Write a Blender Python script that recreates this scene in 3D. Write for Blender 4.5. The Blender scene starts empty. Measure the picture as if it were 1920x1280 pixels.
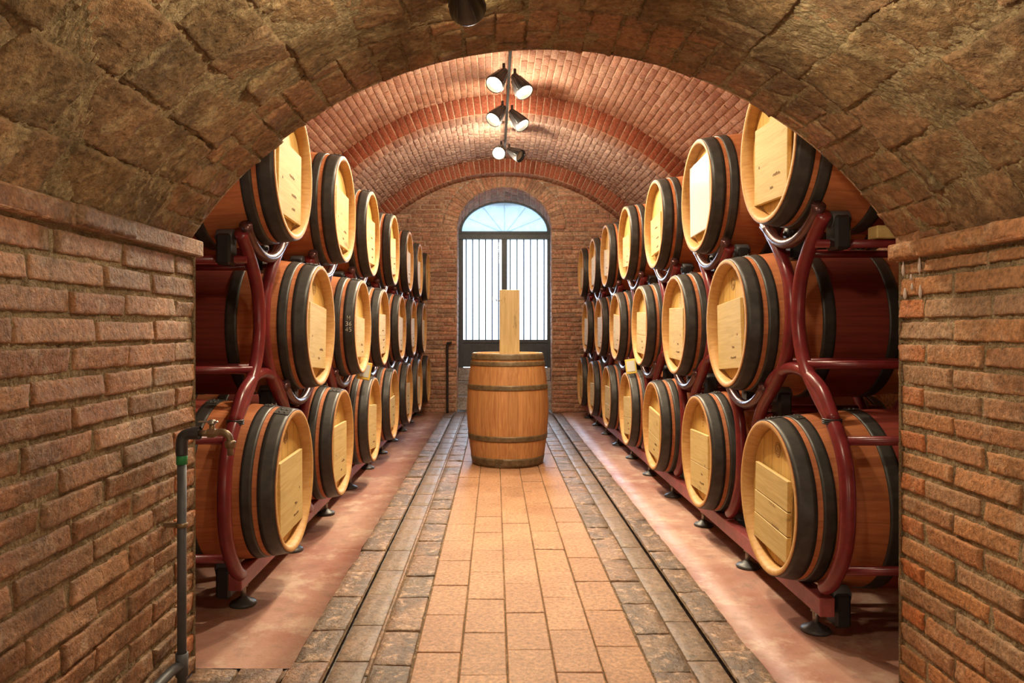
import bpy, math, random
from mathutils import Vector, Matrix, noise
random.seed(7)
R = math.radians; PI = math.pi
CZ = 1.146            # eye height above the floor
S = bpy.context.scene
COL = S.collection

# ------------------------------------------------------------------ helpers
def link(o, parent=None):
    COL.objects.link(o)
    if parent: o.parent = parent
    return o
def tag(o, label=None, cat=None, group=None, kind=None):
    if label: o['label'] = label
    if cat: o['category'] = cat
    if group: o['group'] = group
    if kind: o['kind'] = kind
    return o
def empty(name, loc=(0,0,0), rot=(0,0,0)):
    o = bpy.data.objects.new(name, None); o.location = loc; o.rotation_euler = rot
    o.empty_display_size = .1
    return link(o)

class MB:
    def __init__(s): s.v=[]; s.f=[]; s.sm=[]; s.c=[]
    def add(s, vs, fs, smooth=True, M=None, col=None):
        b=len(s.v)
        for p in vs:
            p=Vector(p); s.v.append(M@p if M else p); s.c.append(col or (.5,.5,.5))
        for f in fs: s.f.append([b+i for i in f]); s.sm.append(smooth)
    def box(s, lo, hi, bev=0, M=None, col=None):
        x0,y0,z0=lo; x1,y1,z1=hi
        if bev<=0:
            vs=[(x,y,z) for z in (z0,z1) for y in (y0,y1) for x in (x0,x1)]
            fs=[(0,2,3,1),(4,5,7,6),(0,1,5,4),(2,6,7,3),(0,4,6,2),(1,3,7,5)]
            s.add(vs,fs,False,M,col); return
        b=bev; vs=[]; idx={}
        for k,z in enumerate((z0,z1)):
            for j,y in enumerate((y0,y1)):
                for i,x in enumerate((x0,x1)):
                    sx,sy,sz=(1-2*i),(1-2*j),(1-2*k)
                    for a in range(3):
                        p=[x+sx*b,y+sy*b,z+sz*b]; p[a]=(x,y,z)[a]
                        idx[(i,j,k,a)]=len(vs); vs.append(p)
        g=lambda i,j,k,a: idx[(i,j,k,a)]
        fs=[]
        for q in (0,1):
            fs.append([g(q,0,0,0),g(q,1,0,0),g(q,1,1,0),g(q,0,1,0)])
            fs.append([g(0,q,0,1),g(1,q,0,1),g(1,q,1,1),g(0,q,1,1)])
            fs.append([g(0,0,q,2),g(1,0,q,2),g(1,1,q,2),g(0,1,q,2)])
        for i in (0,1):
            for j in (0,1):
                fs.append([g(i,j,0,0),g(i,j,0,1),g(i,j,1,1),g(i,j,1,0)])
                fs.append([g(i,0,j,0),g(i,0,j,2),g(i,1,j,2),g(i,1,j,0)])
                fs.append([g(0,i,j,1),g(0,i,j,2),g(1,i,j,2),g(1,i,j,1)])
                for k in (0,1): fs.append([g(i,j,k,0),g(i,j,k,1),g(i,j,k,2)])
        s.add(vs,fs,False,M,col)
    def lathe(s, prof, n=48, axis='z', M=None, close=False, smooth=True):
        # prof: (t, r) along the axis
        vs=[];fs=[]
        m=len(prof)
        for i in range(n):
            a=2*PI*i/n; ca,sa=math.cos(a),math.sin(a)
            for t,r in prof:
                vs.append((t,r*ca,r*sa) if axis=='x' else ((r*ca,t,r*sa) if axis=='y' else (r*ca,r*sa,t)))
        for i in range(n):
            j=(i+1)%n
            for k in range(m if close else m-1):
                k2=(k+1)%m
                fs.append((i*m+k,j*m+k,j*m+k2,i*m+k2))
        s.add(vs,fs,smooth,M)
    def tube(s, pts, r, n=12, M=None, cap=True):
        pts=[Vector(p) for p in pts]; rr=r if isinstance(r,(list,tuple)) else [r]*len(pts)
        vs=[];fs=[]; up=None
        for i,p in enumerate(pts):
            t=(pts[min(i+1,len(pts)-1)]-pts[max(i-1,0)]).normalized()
            if up is None: up=t.orthogonal().normalized()
            up=(up-t*up.dot(t)).normalized(); w=t.cross(up)
            for k in range(n):
                a=2*PI*k/n; vs.append(p+(up*math.cos(a)+w*math.sin(a))*rr[i])
        m=len(pts)
        for i in range(m-1):
            for k in range(n):
                k2=(k+1)%n; fs.append((i*n+k,i*n+k2,(i+1)*n+k2,(i+1)*n+k))
        if cap:
            fs.append(list(range(n))[::-1]); fs.append([(m-1)*n+k for k in range(n)])
        s.add(vs,fs,True,M)
    def build(s, name, m, parent=None, colattr=False):
        me=bpy.data.meshes.new(name); me.from_pydata(s.v,[],s.f); 
        me.polygons.foreach_set('use_smooth', s.sm)
        if colattr:
            at=me.attributes.new('bc','FLOAT_COLOR','POINT')
            flat=[]
            for c in s.c: flat+= [c[0],c[1],c[2],1]
            at.data.foreach_set('color',flat)
        me.update()
        for q in (m if isinstance(m,(list,tuple)) else [m]): me.materials.append(q)
        o=bpy.data.objects.new(name,me); return link(o,parent)

def spline(P, n=8):
    P=[Vector(p) for p in P]; out=[]
    for i in range(len(P)-1):
        p0=P[max(i-1,0)];p1=P[i];p2=P[i+1];p3=P[min(i+2,len(P)-1)]
        for k in range(n):
            t=k/n
            out.append(.5*((2*p1)+(p2-p0)*t+(2*p0-5*p1+4*p2-p3)*t*t+(3*p1-p0-3*p2+p3)*t**3))
    out.append(P[-1]); return out
def copy_tree(o, parent=None):
    c=o.copy(); COL.objects.link(c); c.parent=parent
    for ch in list(o.children): copy_tree(ch,c)
    return c

# ------------------------------------------------------------------ materials
class NT:
    def __init__(s,name):
        s.m=bpy.data.materials.new(name); s.m.use_nodes=True; s.t=s.m.node_tree; s.N=s.t.nodes; s.L=s.t.links
        s.b=s.N['Principled BSDF']
    def n(s,typ,**k):
        x=s.N.new(typ)
        for a,v in k.items():
            if a.startswith('_'): x.inputs[a[1:].replace('_',' ')].default_value=v
            else: setattr(x,a,v)
        return x
    def l(s,a,b): s.L.new(a,b)
    def math(s,op,a,b=None,c=None):
        x=s.n('ShaderNodeMath',operation=op)
        for i,v in enumerate((a,b,c)):
            if v is None: continue
            if isinstance(v,(int,float)): x.inputs[i].default_value=v
            else: s.l(v,x.inputs[i])
        return x.outputs[0]
    def mix(s,f,a,b,mode='MIX'):
        x=s.n('ShaderNodeMix',data_type='RGBA',blend_type=mode)
        for i,v in ((0,f),(6,a),(7,b)):
            if isinstance(v,(int,float)): x.inputs[i].default_value=v
            elif isinstance(v,tuple): x.inputs[i].default_value=(*v,1)
            else: s.l(v,x.inputs[i])
        return x.outputs[2]
    def ramp(s,f,stops):
        x=s.n('ShaderNodeValToRGB'); e=x.color_ramp.elements
        while len(e)<len(stops): e.new(.5)
        for q,(p,c) in zip(e,stops):
            q.position=p; q.color=(*c,1) if isinstance(c,tuple) else (c,c,c,1)
        s.l(f,x.inputs[0]); return x.outputs[0]
    def noise(s,vec,scale,detail=4,rough=.55,dist=0):
        x=s.n('ShaderNodeTexNoise',_Scale=scale,_Detail=detail,_Roughness=rough,_Distortion=dist)
        if vec is not None: s.l(vec,x.inputs['Vector'])
        return x.outputs[0]
    def coord(s): return s.n('ShaderNodeTexCoord').outputs['Object']
    def scale(s,vec,v):
        x=s.n('ShaderNodeMapping'); x.inputs['Scale'].default_value=v; s.l(vec,x.inputs[0]); return x.outputs[0]
    def bump(s,h,strength=.5,dist=.01,prev=None):
        x=s.n('ShaderNodeBump',_Strength=strength,_Distance=dist); s.l(h,x.inputs['Height'])
        if prev: s.l(prev,x.inputs['Normal'])
        return x.outputs[0]
    def out(s,col=None,rough=None,nrm=None,metal=None,spec=None):
        for k,v in (('Base Color',col),('Roughness',rough),('Normal',nrm),('Metallic',metal),('Specular IOR Level',spec)):
            if v is None: continue
            if isinstance(v,(int,float)): s.b.inputs[k].default_value=v
            elif isinstance(v,tuple): s.b.inputs[k].default_value=(*v,1)
            else: s.l(v,s.b.inputs[k])
        return s.m

def brick_mat(name, cols, stain, stainamt=.5, pale=None, paleamt=.3, rough=.8, bs=.6, bscale=60, spec=.3, patch=3.0):
    t=NT(name); co=t.coord()
    at=t.n('ShaderNodeAttribute',attribute_name='bc'); sp=t.n('ShaderNodeSeparateColor'); t.l(at.outputs['Color'],sp.inputs[0])
    n=len(cols); c=t.ramp(sp.outputs[0],[(i/(n-1) if n>1 else 0,q) for i,q in enumerate(cols)])
    big=t.noise(co,patch,5,.65,.4)
    c=t.mix(t.math('MULTIPLY',t.ramp(big,[(.44,0.),(.60,1.)]),stainamt),c,stain)
    if pale:
        n2=t.noise(co,patch*3.3,6,.7,.6)
        c=t.mix(t.math('MULTIPLY',t.ramp(n2,[(.53,0.),(.64,1.)]),paleamt),c,pale)
    fine=t.noise(co,bscale,5,.7)
    c=t.mix(1.,c,t.ramp(fine,[(.28,.42),(.5,.95),(.74,1.55)]),'MULTIPLY')
    med=t.noise(co,bscale*.3,5,.65)
    pit=t.n('ShaderNodeTexVoronoi',_Scale=bscale*.8); t.l(co,pit.inputs[0])
    h=t.math('ADD',t.math('ADD',fine,t.math('MULTIPLY',med,1.6)),t.math('MULTIPLY',t.ramp(pit.outputs[0],[(0.,0.),(.25,1.)]),.35))
    return t.out(c,rough,t.bump(h,bs,.008),spec=spec)

M={}
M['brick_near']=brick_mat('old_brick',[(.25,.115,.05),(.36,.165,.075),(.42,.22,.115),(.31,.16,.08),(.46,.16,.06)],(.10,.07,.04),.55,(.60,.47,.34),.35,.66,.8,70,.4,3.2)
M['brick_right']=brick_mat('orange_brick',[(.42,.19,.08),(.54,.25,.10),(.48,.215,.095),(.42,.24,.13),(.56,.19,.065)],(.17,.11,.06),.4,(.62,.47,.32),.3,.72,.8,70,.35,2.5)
M['brick_orange']=brick_mat('fresh_orange_brick',[(.55,.16,.05),(.62,.22,.08),(.50,.20,.09)],(.25,.12,.06),.35,(.6,.45,.3),.2,.75,.8,70,.3,4)
M['mortar_near']=brick_mat('gritty_mortar',[(.46,.35,.21)],(.16,.11,.06),.6,(.66,.54,.36),.5,.95,1.,160,.2,6)
M['vault_block']=brick_mat('brown_vault_block',[(.20,.125,.058),(.27,.165,.078),(.235,.145,.07),(.33,.19,.095),(.29,.165,.085)],(.09,.062,.032),.7,(.50,.40,.22),.42,.8,1.,55,.3,2.6)
M['vault_block_red']=brick_mat('reddish_vault_block',[(.30,.155,.075),(.36,.18,.09),(.27,.15,.075),(.40,.20,.10)],(.10,.07,.035),.7,(.45,.37,.2),.35,.8,1.,55,.3,2.6)
M['vault_mortar']=brick_mat('vault_mortar',[(.34,.25,.14)],(.12,.085,.04),.6,(.42,.36,.2),.4,.95,1.,90,.2,6)
M['brick_vault']=brick_mat('pink_vault_brick',[(.42,.20,.14),(.54,.29,.20),(.48,.25,.17),(.60,.36,.27),(.36,.17,.12)],(.26,.10,.06),.4,(.62,.42,.30),.3,.8,.6,50,.3,1.2)
M['brick_vault2']=brick_mat('grey_pink_vault_brick',[(.44,.27,.21),(.58,.38,.31),(.50,.32,.26),(.64,.45,.37),(.40,.22,.17)],(.30,.16,.12),.35,(.70,.55,.44),.3,.8,.6,50,.3,1.2)
M['mortar_pale']=brick_mat('pale_mortar',[(.74,.58,.44)],(.42,.27,.17),.6,(.72,.58,.42),.3,.95,.5,60,.2,3)
M['brick_rib']=brick_mat('red_rib_brick',[(.34,.095,.05),(.44,.14,.08),(.38,.12,.07)],(.24,.08,.05),.4,(.60,.42,.3),.15,.8,.6,50,.3,2)
M['brick_end']=brick_mat('end_wall_brick',[(.44,.22,.15),(.66,.36,.24),(.56,.29,.19),(.72,.46,.32),(.36,.22,.16),(.68,.38,.25)],(.26,.15,.11),.5,(.74,.58,.42),.45,.85,.7,40,.25,1.8)
M['mortar_end']=brick_mat('end_wall_mortar',[(.60,.46,.34)],(.26,.17,.11),.6,(.6,.48,.35),.3,.95,.6,50,.2,3)
M['brick_floor']=brick_mat('worn_floor_brick',[(.15,.095,.06),(.21,.13,.08),(.30,.17,.10),(.25,.14,.085),(.18,.12,.08)],(.085,.06,.045),.7,(.62,.40,.26),.62,.5,.8,45,.45,5)
M['gutter']=brick_mat('grey_gutter_tile',[(.19,.125,.085),(.24,.155,.105),(.22,.14,.095)],(.13,.10,.075),.5,(.40,.30,.2),.25,.5,.4,50,.4,4)
M['tile']=brick_mat('terracotta_tile',[(.33,.17,.085),(.38,.195,.10),(.41,.215,.115),(.35,.185,.095)],(.27,.125,.065),.5,(.50,.28,.16),.25,.55,.25,60,.35,2.5)
M['grout']=brick_mat('floor_grout',[(.17,.11,.065)],(.10,.07,.04),.6,(.5,.36,.22),.5,.9,.8,80,.2,8)
# pink cement
t=NT('pink_cement'); co=t.coord()
a=t.noise(co,1.6,6,.65,.5); b=t.noise(co,9,6,.7,.3); c=t.mix(t.ramp(a,[(.38,0.),(.60,1.)]),(.47,.27,.20),(.34,.145,.105))
c=t.mix(t.math('MULTIPLY',t.ramp(b,[(.52,0.),(.68,1.)]),.6),c,(.22,.14,.11)); c=t.mix(t.math('MULTIPLY',t.ramp(t.noise(co,4,5,.7),[(.52,0.),(.66,1.)]),.6),c,(.66,.50,.38))
M['cement']=t.out(c,t.ramp(b,[(.3,.4),(.7,.62)]),t.bump(t.noise(co,50,5,.7),.3,.006),spec=.45)

def wood_staves(name, base, dark, red=None, L=.97, rough=.55):
    t=NT(name); co=t.coord(); sp=t.n('ShaderNodeSeparateXYZ'); t.l(co,sp.inputs[0]); x,y,z=sp.outputs
    oi=t.n('ShaderNodeObjectInfo').outputs['Random']
    ang=t.math('DIVIDE',t.math('ADD',t.math('ARCTAN2',z,y),PI),2*PI/27)
    fr=t.math('FRACT',ang); idx=t.math('FLOOR',ang)
    wn=t.n('ShaderNodeTexWhiteNoise',noise_dimensions='2D'); cb=t.n('ShaderNodeCombineXYZ'); t.l(idx,cb.inputs[0]); t.l(oi,cb.inputs[1]); t.l(cb.outputs[0],wn.inputs['Vector'])
    off=t.n('ShaderNodeCombineXYZ'); t.l(t.math('MULTIPLY',oi,17.),off.inputs[0]); t.l(t.math('MULTIPLY',wn.outputs[0],3.),off.inputs[1])
    va=t.n('ShaderNodeVectorMath',operation='ADD'); t.l(co,va.inputs[0]); t.l(off.outputs[0],va.inputs[1])
    g=t.noise(t.scale(va.outputs[0],(3,60,60)),1,5,.6,.6)
    big=t.noise(va.outputs[0],4,4,.6,.4)
    c=t.mix(t.ramp(g,[(.3,0.),(.72,1.)]),base,dark)
    c=t.mix(1.,c,t.ramp(wn.outputs[0],[(0,.86),(1.,1.12)]),'MULTIPLY')
    c=t.mix(t.math('MULTIPLY',t.ramp(big,[(.5,0.),(.75,1.)]),.4),c,dark)
    if red:
        e0,e1=.345,L-.345
        m=t.math('MULTIPLY',t.math('GREATER_THAN',x,e0),t.math('LESS_THAN',x,e1))
        rc=t.mix(t.ramp(g,[(.3,0.),(.75,1.)]),red,tuple(q*.55 for q in red)); c=t.mix(t.math('MULTIPLY',m,.88),c,rc)
    seam=t.math('MINIMUM',fr,t.math('SUBTRACT',1.,fr)); sm=t.ramp(seam,[(0.,.72),(.03,1.)])
    c=t.mix(1.,c,sm,'MULTIPLY')
    return t.out(c,rough,t.bump(t.math('ADD',t.math('MULTIPLY',g,.3),sm),.25,.003),spec=.35)
M['stave']=wood_staves('oak_staves',(.52,.185,.068),(.36,.105,.04),(.22,.024,.022))
M['stave_plain']=wood_staves('plain_oak_staves',(.60,.32,.13),(.36,.15,.055))
def wood_flat(name, base, dark, seams=None, axis=2, rough=.5, knots=True, sc=1):
    t=NT(name); co=t.coord(); oi=t.n('ShaderNodeObjectInfo').outputs['Random']
    off=t.n('ShaderNodeCombineXYZ'); t.l(t.math('MULTIPLY',oi,31.),off.inputs[0]); t.l(t.math('MULTIPLY',oi,13.),off.inputs[1])
    va=t.n('ShaderNodeVectorMath',operation='ADD'); t.l(co,va.inputs[0]); t.l(off.outputs[0],va.inputs[1])
    s=[45*sc]*3; s[axis]=3*sc
    g=t.noise(t.scale(va.outputs[0],tuple(s)),1,5,.6,1.2)
    c=t.mix(t.ramp(g,[(.35,0.),(.75,1.)]),base,dark)
    s2=[12.]*3; s2[axis]=5
    b=t.noise(t.scale(va.outputs[0],tuple(s2)),1,4,.6)
    if knots: c=t.mix(t.math('MULTIPLY',t.ramp(b,[(.63,0.),(.73,1.)]),.75),c,tuple(q*.45 for q in dark))
    hgt=t.math('MULTIPLY',g,.4)
    if seams:
        sp=t.n('ShaderNodeSeparateXYZ'); t.l(co,sp.inputs[0]); q=t.math('FRACT',t.math('ADD',t.math('DIVIDE',sp.outputs[seams[0]],seams[1]),.37))
        sm=t.ramp(t.math('MINIMUM',q,t.math('SUBTRACT',1.,q)),[(0.,.4),(.03,1.)]); c=t.mix(1.,c,sm,'MULTIPLY'); hgt=t.math('ADD',hgt,sm)
    return t.out(c,rough,t.bump(hgt,.2,.003),spec=.2)
M['head']=wood_flat('pale_oak_head',(.70,.46,.15),(.54,.31,.09),(1,.095),2)
M['panel']=wood_flat('pale_pine_board',(.66,.50,.215),(.50,.345,.13),None,1,rough=.6)
M['rim']=wood_flat('oak_chime',(.66,.40,.16),(.50,.26,.09),None,0,knots=False)
M['post']=wood_flat('sawn_wood_post',(.66,.52,.29),(.50,.37,.18),None,2)
M['ink']=NT('dark_ink').out((.26,.15,.075),.7)
M['chalk']=NT('white_chalk').out((.75,.72,.62),.9)
def metal(name, col, rough, metal_, var=.3, spec=.5, bs=.1):
    t=NT(name); co=t.coord(); n=t.noise(co,22,5,.65)
    c=t.mix(1.,(col),t.ramp(n,[(.3,1-var),(.7,1+var)]),'MULTIPLY')
    return t.out(c,rough,t.bump(n,bs,.003),metal_,spec)
M['hoop']=metal('dull_dark_hoop',(.045,.041,.037),.45,.25,.35)
M['hoop_brown']=metal('weathered_brown_hoop',(.16,.115,.065),.5,.3,.4)
M['red']=metal('dark_red_paint',(.17,.018,.022),.28,0,.25)
M['redrail']=metal('dusty_red_paint',(.30,.07,.07),.45,0,.3)
M['cradle']=metal('dark_polished_tube',(.12,.055,.055),.26,.6,.2)
M['black']=metal('black_plastic',(.014,.014,.016),.38,0,.2)
M['steel']=metal('grey_steel',(.30,.27,.24),.35,.8,.3)
M['pad']=metal('dusty_grey_pad',(.06,.06,.065),.4,0,.3)
M['pipe']=metal('grey_plastic_pipe',(.07,.07,.078),.5,0,.25)
M['pipe_dark']=metal('dark_pipe_fitting',(.03,.03,.035),.45,0,.2)
M['greenband']=NT('green_tape').out((.02,.22,.07),.5)
M['track']=NT('matt_black_track').out((.012,.012,.013),.9,None,0,.05)
M['brass']=metal('tarnished_brass',(.22,.15,.09),.4,.6,.35)
M['lampblack']=metal('glossy_black_lamp',(.015,.015,.017),.4,.0,.1)
M['doorframe']=metal('dark_grey_door_paint',(.08,.10,.12),.45,.1,.2)
M['yellow']=NT('yellow_plastic').out((.75,.52,.08),.45)
M['card']=NT('grey_card_face').out((.62,.62,.55),.4)
M['stone']=brick_mat('grey_step_stone',[(.16,.14,.13)],(.10,.09,.085),.5,(.3,.27,.24),.3,.6,.5,40,.4,3)
M['outground']=brick_mat('outdoor_paving',[(.6,.58,.55)],(.5,.48,.45),.4,None,0,.9,.3,10,.2,1)
M['film']=NT('glossy_white_sheet').out((.72,.76,.82),.12,None,0,.8)
t=NT('lamp_glow'); t.b.inputs['Emission Color'].default_value=(1,.86,.55,1); t.b.inputs['Emission Strength'].default_value=28; t.b.inputs['Base Color'].default_value=(1,.9,.7,1); M['glow']=t.m
M['offlens']=NT('unlit_lens').out((.45,.40,.33),.15,None,.3,.8)
t=NT('clear_glass'); t.N.remove(t.b); tr=t.n('ShaderNodeBsdfTransparent'); gl=t.n('ShaderNodeBsdfGlossy',_Roughness=.03); mx=t.n('ShaderNodeMixShader'); mx.inputs[0].default_value=.06
t.l(tr.outputs[0],mx.inputs[1]); t.l(gl.outputs[0],mx.inputs[2]); t.l(mx.outputs[0],t.N['Material Output'].inputs[0]); M['glass']=t.m
t=NT('dusty_glass'); t.N.remove(t.b); co=t.coord(); tr=t.n('ShaderNodeBsdfTranslucent'); tp=t.n('ShaderNodeBsdfTransparent'); mx=t.n('ShaderNodeMixShader')
nn=t.noise(co,7,6,.7,1.2); cc=t.mix(nn,(.13,.16,.17),(.34,.40,.42)); t.l(cc,tr.inputs[0]); tp.inputs[0].default_value=(.35,.42,.45,1)
t.l(t.ramp(nn,[(.35,.1),(.7,.35)]),mx.inputs[0]); t.l(tr.outputs[0],mx.inputs[1]); t.l(tp.outputs[0],mx.inputs[2]); t.l(mx.outputs[0],t.N['Material Output'].inputs[0]); M['dustglass']=t.m

# ------------------------------------------------------------------ masonry
def masonry(F, u0,u1, v0,v1, L, H, gap, depth, name, mb, mm, parent=None, nu=2,nv=1, amp=.0, edge=None, offs=None, allow=None,
            jit=.0015, lenvar=0., kind='structure', first=None, vlist=None, sheet=True, sheetn=1, sheetv=1, missing=0, mortar_h=.0, seed=1, quoin=0):
    """one bonded surface: every unit is modelled, standing proud of its bedding sheet"""
    rnd=random.Random(seed); B=MB(); Sh=MB()
    e=edge if edge is not None else min(gap*.5,.006)
    if vlist is None:
        vlist=[]; v=v0
        while v<v1-1e-4: vlist.append((v,min(v+H,v1))); v+=H
    for ci,(va,vb) in enumerate(vlist):
        ivs=[(u0,u1)] if allow is None else allow((va+vb)/2,u0,u1)
        off=(offs(ci) if offs else (ci%2)*.5*L)
        for (ia,ib) in ivs:
            if ib-ia<.01: continue
            # bedding sheet strip
            if sheet:
                k=max(1,int((ib-ia)/L*sheetn)); vs=[];fs=[]
                for i in range(k+1):
                    u=ia+(ib-ia)*i/k
                    for jj in range(sheetv+1):
                        v=va+(vb-va)*jj/sheetv; hh=mortar_h
                        if sheetv>1: q=Vector((u*70,v*70,seed)); hh+=.0045*noise.noise(q)+.004*noise.noise(q*2.7)
                        vs.append(F(u,v,hh))
                w_=sheetv+1
                for i in range(k):
                    for jj in range(sheetv): fs.append((w_*i+jj,w_*i+w_+jj,w_*i+w_+jj+1,w_*i+jj+1))
                Sh.add(vs,fs,False)
            u=ia-((ia-u0-off)%L) if first is None else ia
            cuts=[]
            if first:
                cuts.append((ia,min(ib,ia+first(ci)))); u=ia+first(ci)
            while u<ib-1e-4:
                l=L*(1+rnd.uniform(-lenvar,lenvar)); cuts.append((max(u,ia),min(u+l,ib))); u+=l
            for (a,b) in cuts:
                if b-a<gap*2.2: continue
                if rnd.random()<missing: continue
                a2=a+gap/2; b2=b-gap/2; c2=va+gap/2; d2=vb-gap/2
                a2+=rnd.uniform(-jit,jit);b2+=rnd.uniform(-jit,jit);c2+=rnd.uniform(-jit,jit)*.7;d2+=rnd.uniform(-jit,jit)*.7
                dz=rnd.uniform(-1,1)*depth*.22; tl=rnd.uniform(-1,1)*jit; tv=rnd.uniform(-1,1)*jit
                kx=max(1,min(nu,int(math.ceil(nu*(b-a)/L)))); us=[a2,a2,a2+e]+[a2+e+(b2-a2-2*e)*i/kx for i in range(1,kx)]+[b2-e,b2,b2]
                vs_=[c2,c2,c2+e]+[c2+e+(d2-c2-2*e)*i/nv for i in range(1,nv)]+[d2-e,d2,d2]
                nu_,nv_=len(us),len(vs_); vs=[];fs=[]
                off3=Vector((rnd.random()*50,rnd.random()*50,rnd.random()*50))
                for i,uu in enumerate(us):
                    for j,vv in enumerate(vs_):
                        ed=min(i,j,nu_-1-i,nv_-1-j)
                        h=-.004 if ed==0 else (depth+dz-e*.8 if ed==1 else depth+dz)
                        q=Vector((uu,vv,0)); 
                        if amp and ed>0:
                            nn=noise.noise(q*28+off3)*.6+noise.noise(q*70+off3)*.4
                            h+=nn*amp+noise.noise(q*190+off3)*amp*.45
                        if amp and ed<=1:
                            n2=noise.noise(q*35+off3)*amp*1.1; n3=noise.noise(q*35-off3)*amp*1.1
                            uu2=uu+n2; vv2=vv+n3
                        else: uu2,vv2=uu,vv
                        if ed>0: h+=tl*((uu-a2)/(b2-a2)-.5)*2+tv*((vv-c2)/(d2-c2)-.5)*2
                        vs.append(F(uu2,vv2,h))
                for i in range(nu_-1):
                    for j in range(nv_-1):
                        fs.append((i*nv_+j,(i+1)*nv_+j,(i+1)*nv_+j+1,i*nv_+j+1))
                rc=rnd.random()*(.8 if quoin else 1)
                if quoin and a==cuts[0][0] and b-a<.2 and va<quoin and rnd.random()<.8: rc=1.
                B.add(vs,fs,amp>0,None,(rc,rnd.random(),rnd.random()))
    o=None
    if sheet:
        o=Sh.build(name,mm,parent)
        if kind and not parent: tag(o,kind=kind)
    if B.v:
        b=B.build('brickwork',mb,o if o else parent,True)
    return o

# corridor geometry -----------------------------------------------------------
XL,XR=-1.0,1.31
ACX,ACZ,AR=.16,CZ-.468,1.383
YL,YR,YA=2.47,2.40,2.42
def zmap(z): return z
# left pier wall, face looks to +X
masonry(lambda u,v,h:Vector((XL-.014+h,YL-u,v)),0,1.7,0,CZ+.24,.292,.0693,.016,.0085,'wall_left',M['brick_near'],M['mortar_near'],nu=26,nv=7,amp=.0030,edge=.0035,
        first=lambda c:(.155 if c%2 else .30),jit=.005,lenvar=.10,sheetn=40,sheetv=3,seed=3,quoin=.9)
def ledge(name,F,y0,mat,seed):
    masonry(F,0,1.7,0,.062,.285,.062,.012,.03,name,mat,M['mortar_near'],nu=12,nv=4,amp=.005,edge=.008,jit=.004,lenvar=.12,seed=seed,sheet=True,first=lambda c:.17)
ledge('trim_1',lambda u,v,h:Vector((XL-.012+h,YL+.02-u,CZ+.24+v)),YL,M['brick_near'],5)
# top faces of the ledges
b=MB(); b.box((XL-.2,.7,CZ+.245),(XL+.015,YL+.02,CZ+.298),.004); b.build('brickwork',M['brick_near'],bpy.data.objects['trim_1'],True)
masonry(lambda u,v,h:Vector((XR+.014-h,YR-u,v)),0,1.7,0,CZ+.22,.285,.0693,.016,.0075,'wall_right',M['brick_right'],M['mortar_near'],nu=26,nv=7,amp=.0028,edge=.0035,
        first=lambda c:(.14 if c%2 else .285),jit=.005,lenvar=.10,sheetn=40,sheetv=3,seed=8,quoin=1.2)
ledge('trim_2',lambda u,v,h:Vector((XR+.012-h,YR+.03-u,CZ+.22+v)),YR,M['brick_right'],6)
b=MB(); b.box((XR-.015,.7,CZ+.225),(XR+.2,YR+.03,CZ+.278),.004); b.build('brickwork',M['brick_right'],bpy.data.objects['trim_2'],True)
# pier end faces (bricks turn the corner)
masonry(lambda u,v,h:Vector((XL-u,YL-.012+h,v)),0,1.2,0,CZ+.24,.29,.0693,.013,.014,'wall_front_left',M['brick_near'],M['mortar_near'],nu=4,nv=2,amp=.003,seed=4)
masonry(lambda u,v,h:Vector((XR+u,YR-.012+h,v)),0,1.2,0,CZ+.22,.29,.0693,.013,.014,'wall_front_right',M['brick_right'],M['mortar_near'],nu=4,nv=2,amp=.003,seed=9)

# near vault: u along depth from the far edge, v along the arc
aL=math.acos((XL-ACX+.0)/AR) ; aR=math.acos((XR-ACX)/AR)
def FV(u,v,h):
    a=aL+(aR-aL)*0 - v/AR
    r=AR+.012-h
    return Vector((ACX+r*math.cos(a),YA-u,ACZ+r*math.sin(a)))
arc=(aL-aR)*AR
def warp(F,amt,s):
    def G(u,v,h):
        q=Vector((u*s,v*s,3.1)); 
        return F(u+noise.noise(q)*amt*(1 if u>.3 else 0),v+noise.noise(q+Vector((9,4,1)))*amt,h)
    return G
# header ring at the mouth, then big blocks
masonry(FV,0,.30,-.02,arc+.075,.15,.095,.008,.008,'ceiling',M['vault_block_red'],M['vault_mortar'],nu=15,nv=10,amp=.006,edge=.005,jit=.006,mortar_h=.003,sheetn=2,seed=11)
masonry(warp(FV,.02,3),.30,1.75,-.02,arc+.075,.25,.165,.010,.008,'ceiling',M['vault_block'],M['vault_mortar'],nu=26,nv=17,amp=.0075,edge=.006,jit=.010,lenvar=.22,sheetn=30,sheetv=12,seed=12,mortar_h=.003)
# rest of the passage behind the viewer
b=MB(); n=40
vs=[];fs=[]
for i in range(n+1):
    a=aL+(aR-aL)*i/n
    for y in (.75,-3.0): vs.append((ACX+AR*math.cos(a),y,ACZ+AR*math.sin(a)))
for i in range(n): fs.append((2*i,2*i+1,2*i+3,2*i+2))
b.add(vs,fs); tag(b.build('ceiling',M['vault_block'],None,True),kind='structure')
for nm,x,m in (('wall_left',XL,'brick_near'),('wall_right',XR,'brick_right')):
    b=MB(); x1=x+(-.1 if x<0 else .1); b.box((min(x,x1),-3.0,0),(max(x,x1),.78,CZ+.3)); tag(b.build(nm,M[m],None,True),kind='structure')
b=MB(); b.box((XL-.1,-3.1,0),(XR+.1,-3.0,2.2)); tag(b.build('wall_back',M['brick_near'],None,True),kind='structure')
b=MB(); b.box((XL-.32,.7,0),(XL-.04,YA-.15,CZ+.5)); b.box((XR+.04,.7,0),(XR+.32,YA-.15,CZ+.5))
vs=[];fs=[]
for i in range(41):
    a=aL+.12+(aR-aL-.24)*i/40
    for y in (.7,YA-.002): vs.append((ACX+(AR+.05)*math.cos(a),y,ACZ+(AR+.05)*math.sin(a)))
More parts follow.
